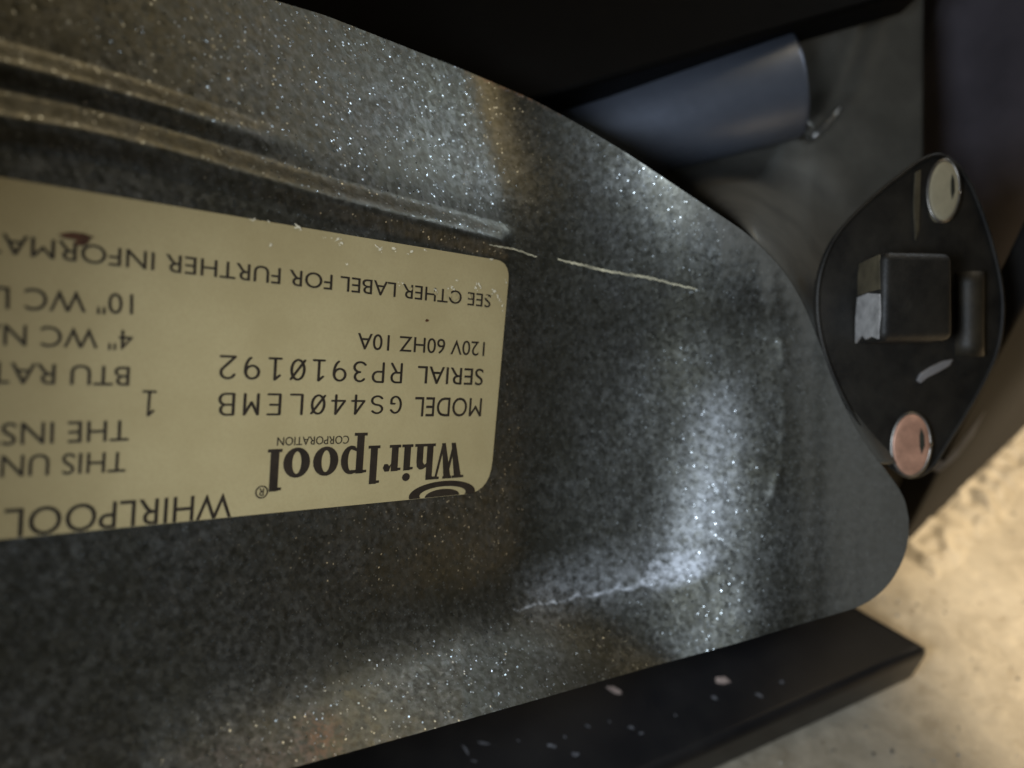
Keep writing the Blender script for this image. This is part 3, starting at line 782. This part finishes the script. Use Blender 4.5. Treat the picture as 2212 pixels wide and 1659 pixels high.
# ------------------------------------------------------------------ grey tab below the flange and broken mortar by the floor
tb_px = [(2072, 846), (2100, 836), (2142, 848), (2128, 890), (2104, 940), (2070, 985), (2030, 1020), (2006, 1012), (2014, 970), (2032, 905)]
tbn = plate('grey_tab', tb_px, lambda x, y: 3.15, 0.002, M['tab'], None, 0.0004)
tag(tbn, 'pale grey metal tab hanging below the black flange', 'metal tab')

# added dark sheet standing in for shade on the floor, with a ragged ridge of mortar at its foot
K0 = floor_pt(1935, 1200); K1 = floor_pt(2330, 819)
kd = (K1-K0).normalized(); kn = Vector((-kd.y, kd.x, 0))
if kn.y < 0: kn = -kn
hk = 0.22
ks = link('shade_sheet', prism('shade_sheet', [K0+Vector((0, 0, 0.0008)), K1+Vector((0, 0, 0.0008)), K1+Vector((0, 0, hk)), K0+Vector((0, 0, hk))],
          [K0+kn*0.012+Vector((0, 0, 0.0008)), K1+kn*0.012+Vector((0, 0, 0.0008)), K1+kn*0.012+Vector((0, 0, hk)), K0+kn*0.012+Vector((0, 0, hk))], 0.0015, 2), M['floor_shade'])
tag(ks, 'blackish brown sheet standing in for floor shade right of the flange', 'cabinet side')
bm = bmesh.new()
gxn, gyn = 150, 26
L_ = (K1-K0).length*0.95; grid = []
for j in range(gyn):
    row = []
    for i in range(gxn):
        a = L_*i/(gxn-1); b = 0.004 - 0.026*j/(gyn-1)
        n1 = noise.noise(Vector((a*60, b*60, 1.7))); n2 = noise.noise(Vector((a*170, b*170, 4.2)))
        e = min(1.0, (gyn-1-j)/9 + 0.5*n1, i/6, (gxn-1-i)/6)
        top_ = 0.0062 + 0.0085*noise.noise(Vector((a*38, 0, 8))) + 0.0012*noise.noise(Vector((a*150, 0, 2)))
        z = max(e, 0)*max(top_, 0.0005)*(0.8+0.5*n2) - 0.0012*(1-max(min(e, 1), 0))
        p = K0 + kd*a + kn*b; row.append(bm.verts.new((p.x, p.y, z)))
    grid.append(row)
for j in range(gyn-1):
    for i in range(gxn-1): bm.faces.new((grid[j][i], grid[j][i+1], grid[j+1][i+1], grid[j+1][i]))
bmesh.ops.recalc_face_normals(bm, faces=bm.faces)
mm = link('mortar_ridge', bm_mesh('mortar_ridge', bm), M['floor'], None, True)
tag(mm, 'rough pale beige mortar ridge along the foot of the blackish shade sheet', 'mortar')

# loose grit on the floor
gv, gf = [], []
for k in range(260):
    px_, py_ = random.uniform(1500, 2260), random.uniform(1080, 1700)
    c = floor_pt(px_, py_); r = random.choice((0.0003, 0.0004, 0.0005, 0.0007, 0.0011))
    if (Vector((c.x, c.y)) - A).dot(Vector((-along.y, along.x)) * (1 if Vector((-along.y, along.x)).y < 0 else -1)) < 0.002 and c.x < A.x: continue
    i = len(gv)
    for (ax, ay, az) in ((1, 0, .1), (-.5, .8, .1), (-.6, -.8, .1), (.1, 0, 1.0), (.4, -.5, .6)):
        gv.append((c.x+ax*r*random.uniform(.6, 1.3), c.y+ay*r*random.uniform(.6, 1.3), az*r*random.uniform(.6, 1.1)))
    gf += [(i, i+1, i+3), (i+1, i+2, i+3), (i+2, i+4, i+3), (i+4, i, i+3), (i+2, i, i+4)]
tag(link('floor_grit', mesh('floor_grit', gv, gf), M['grit']), kind='stuff')
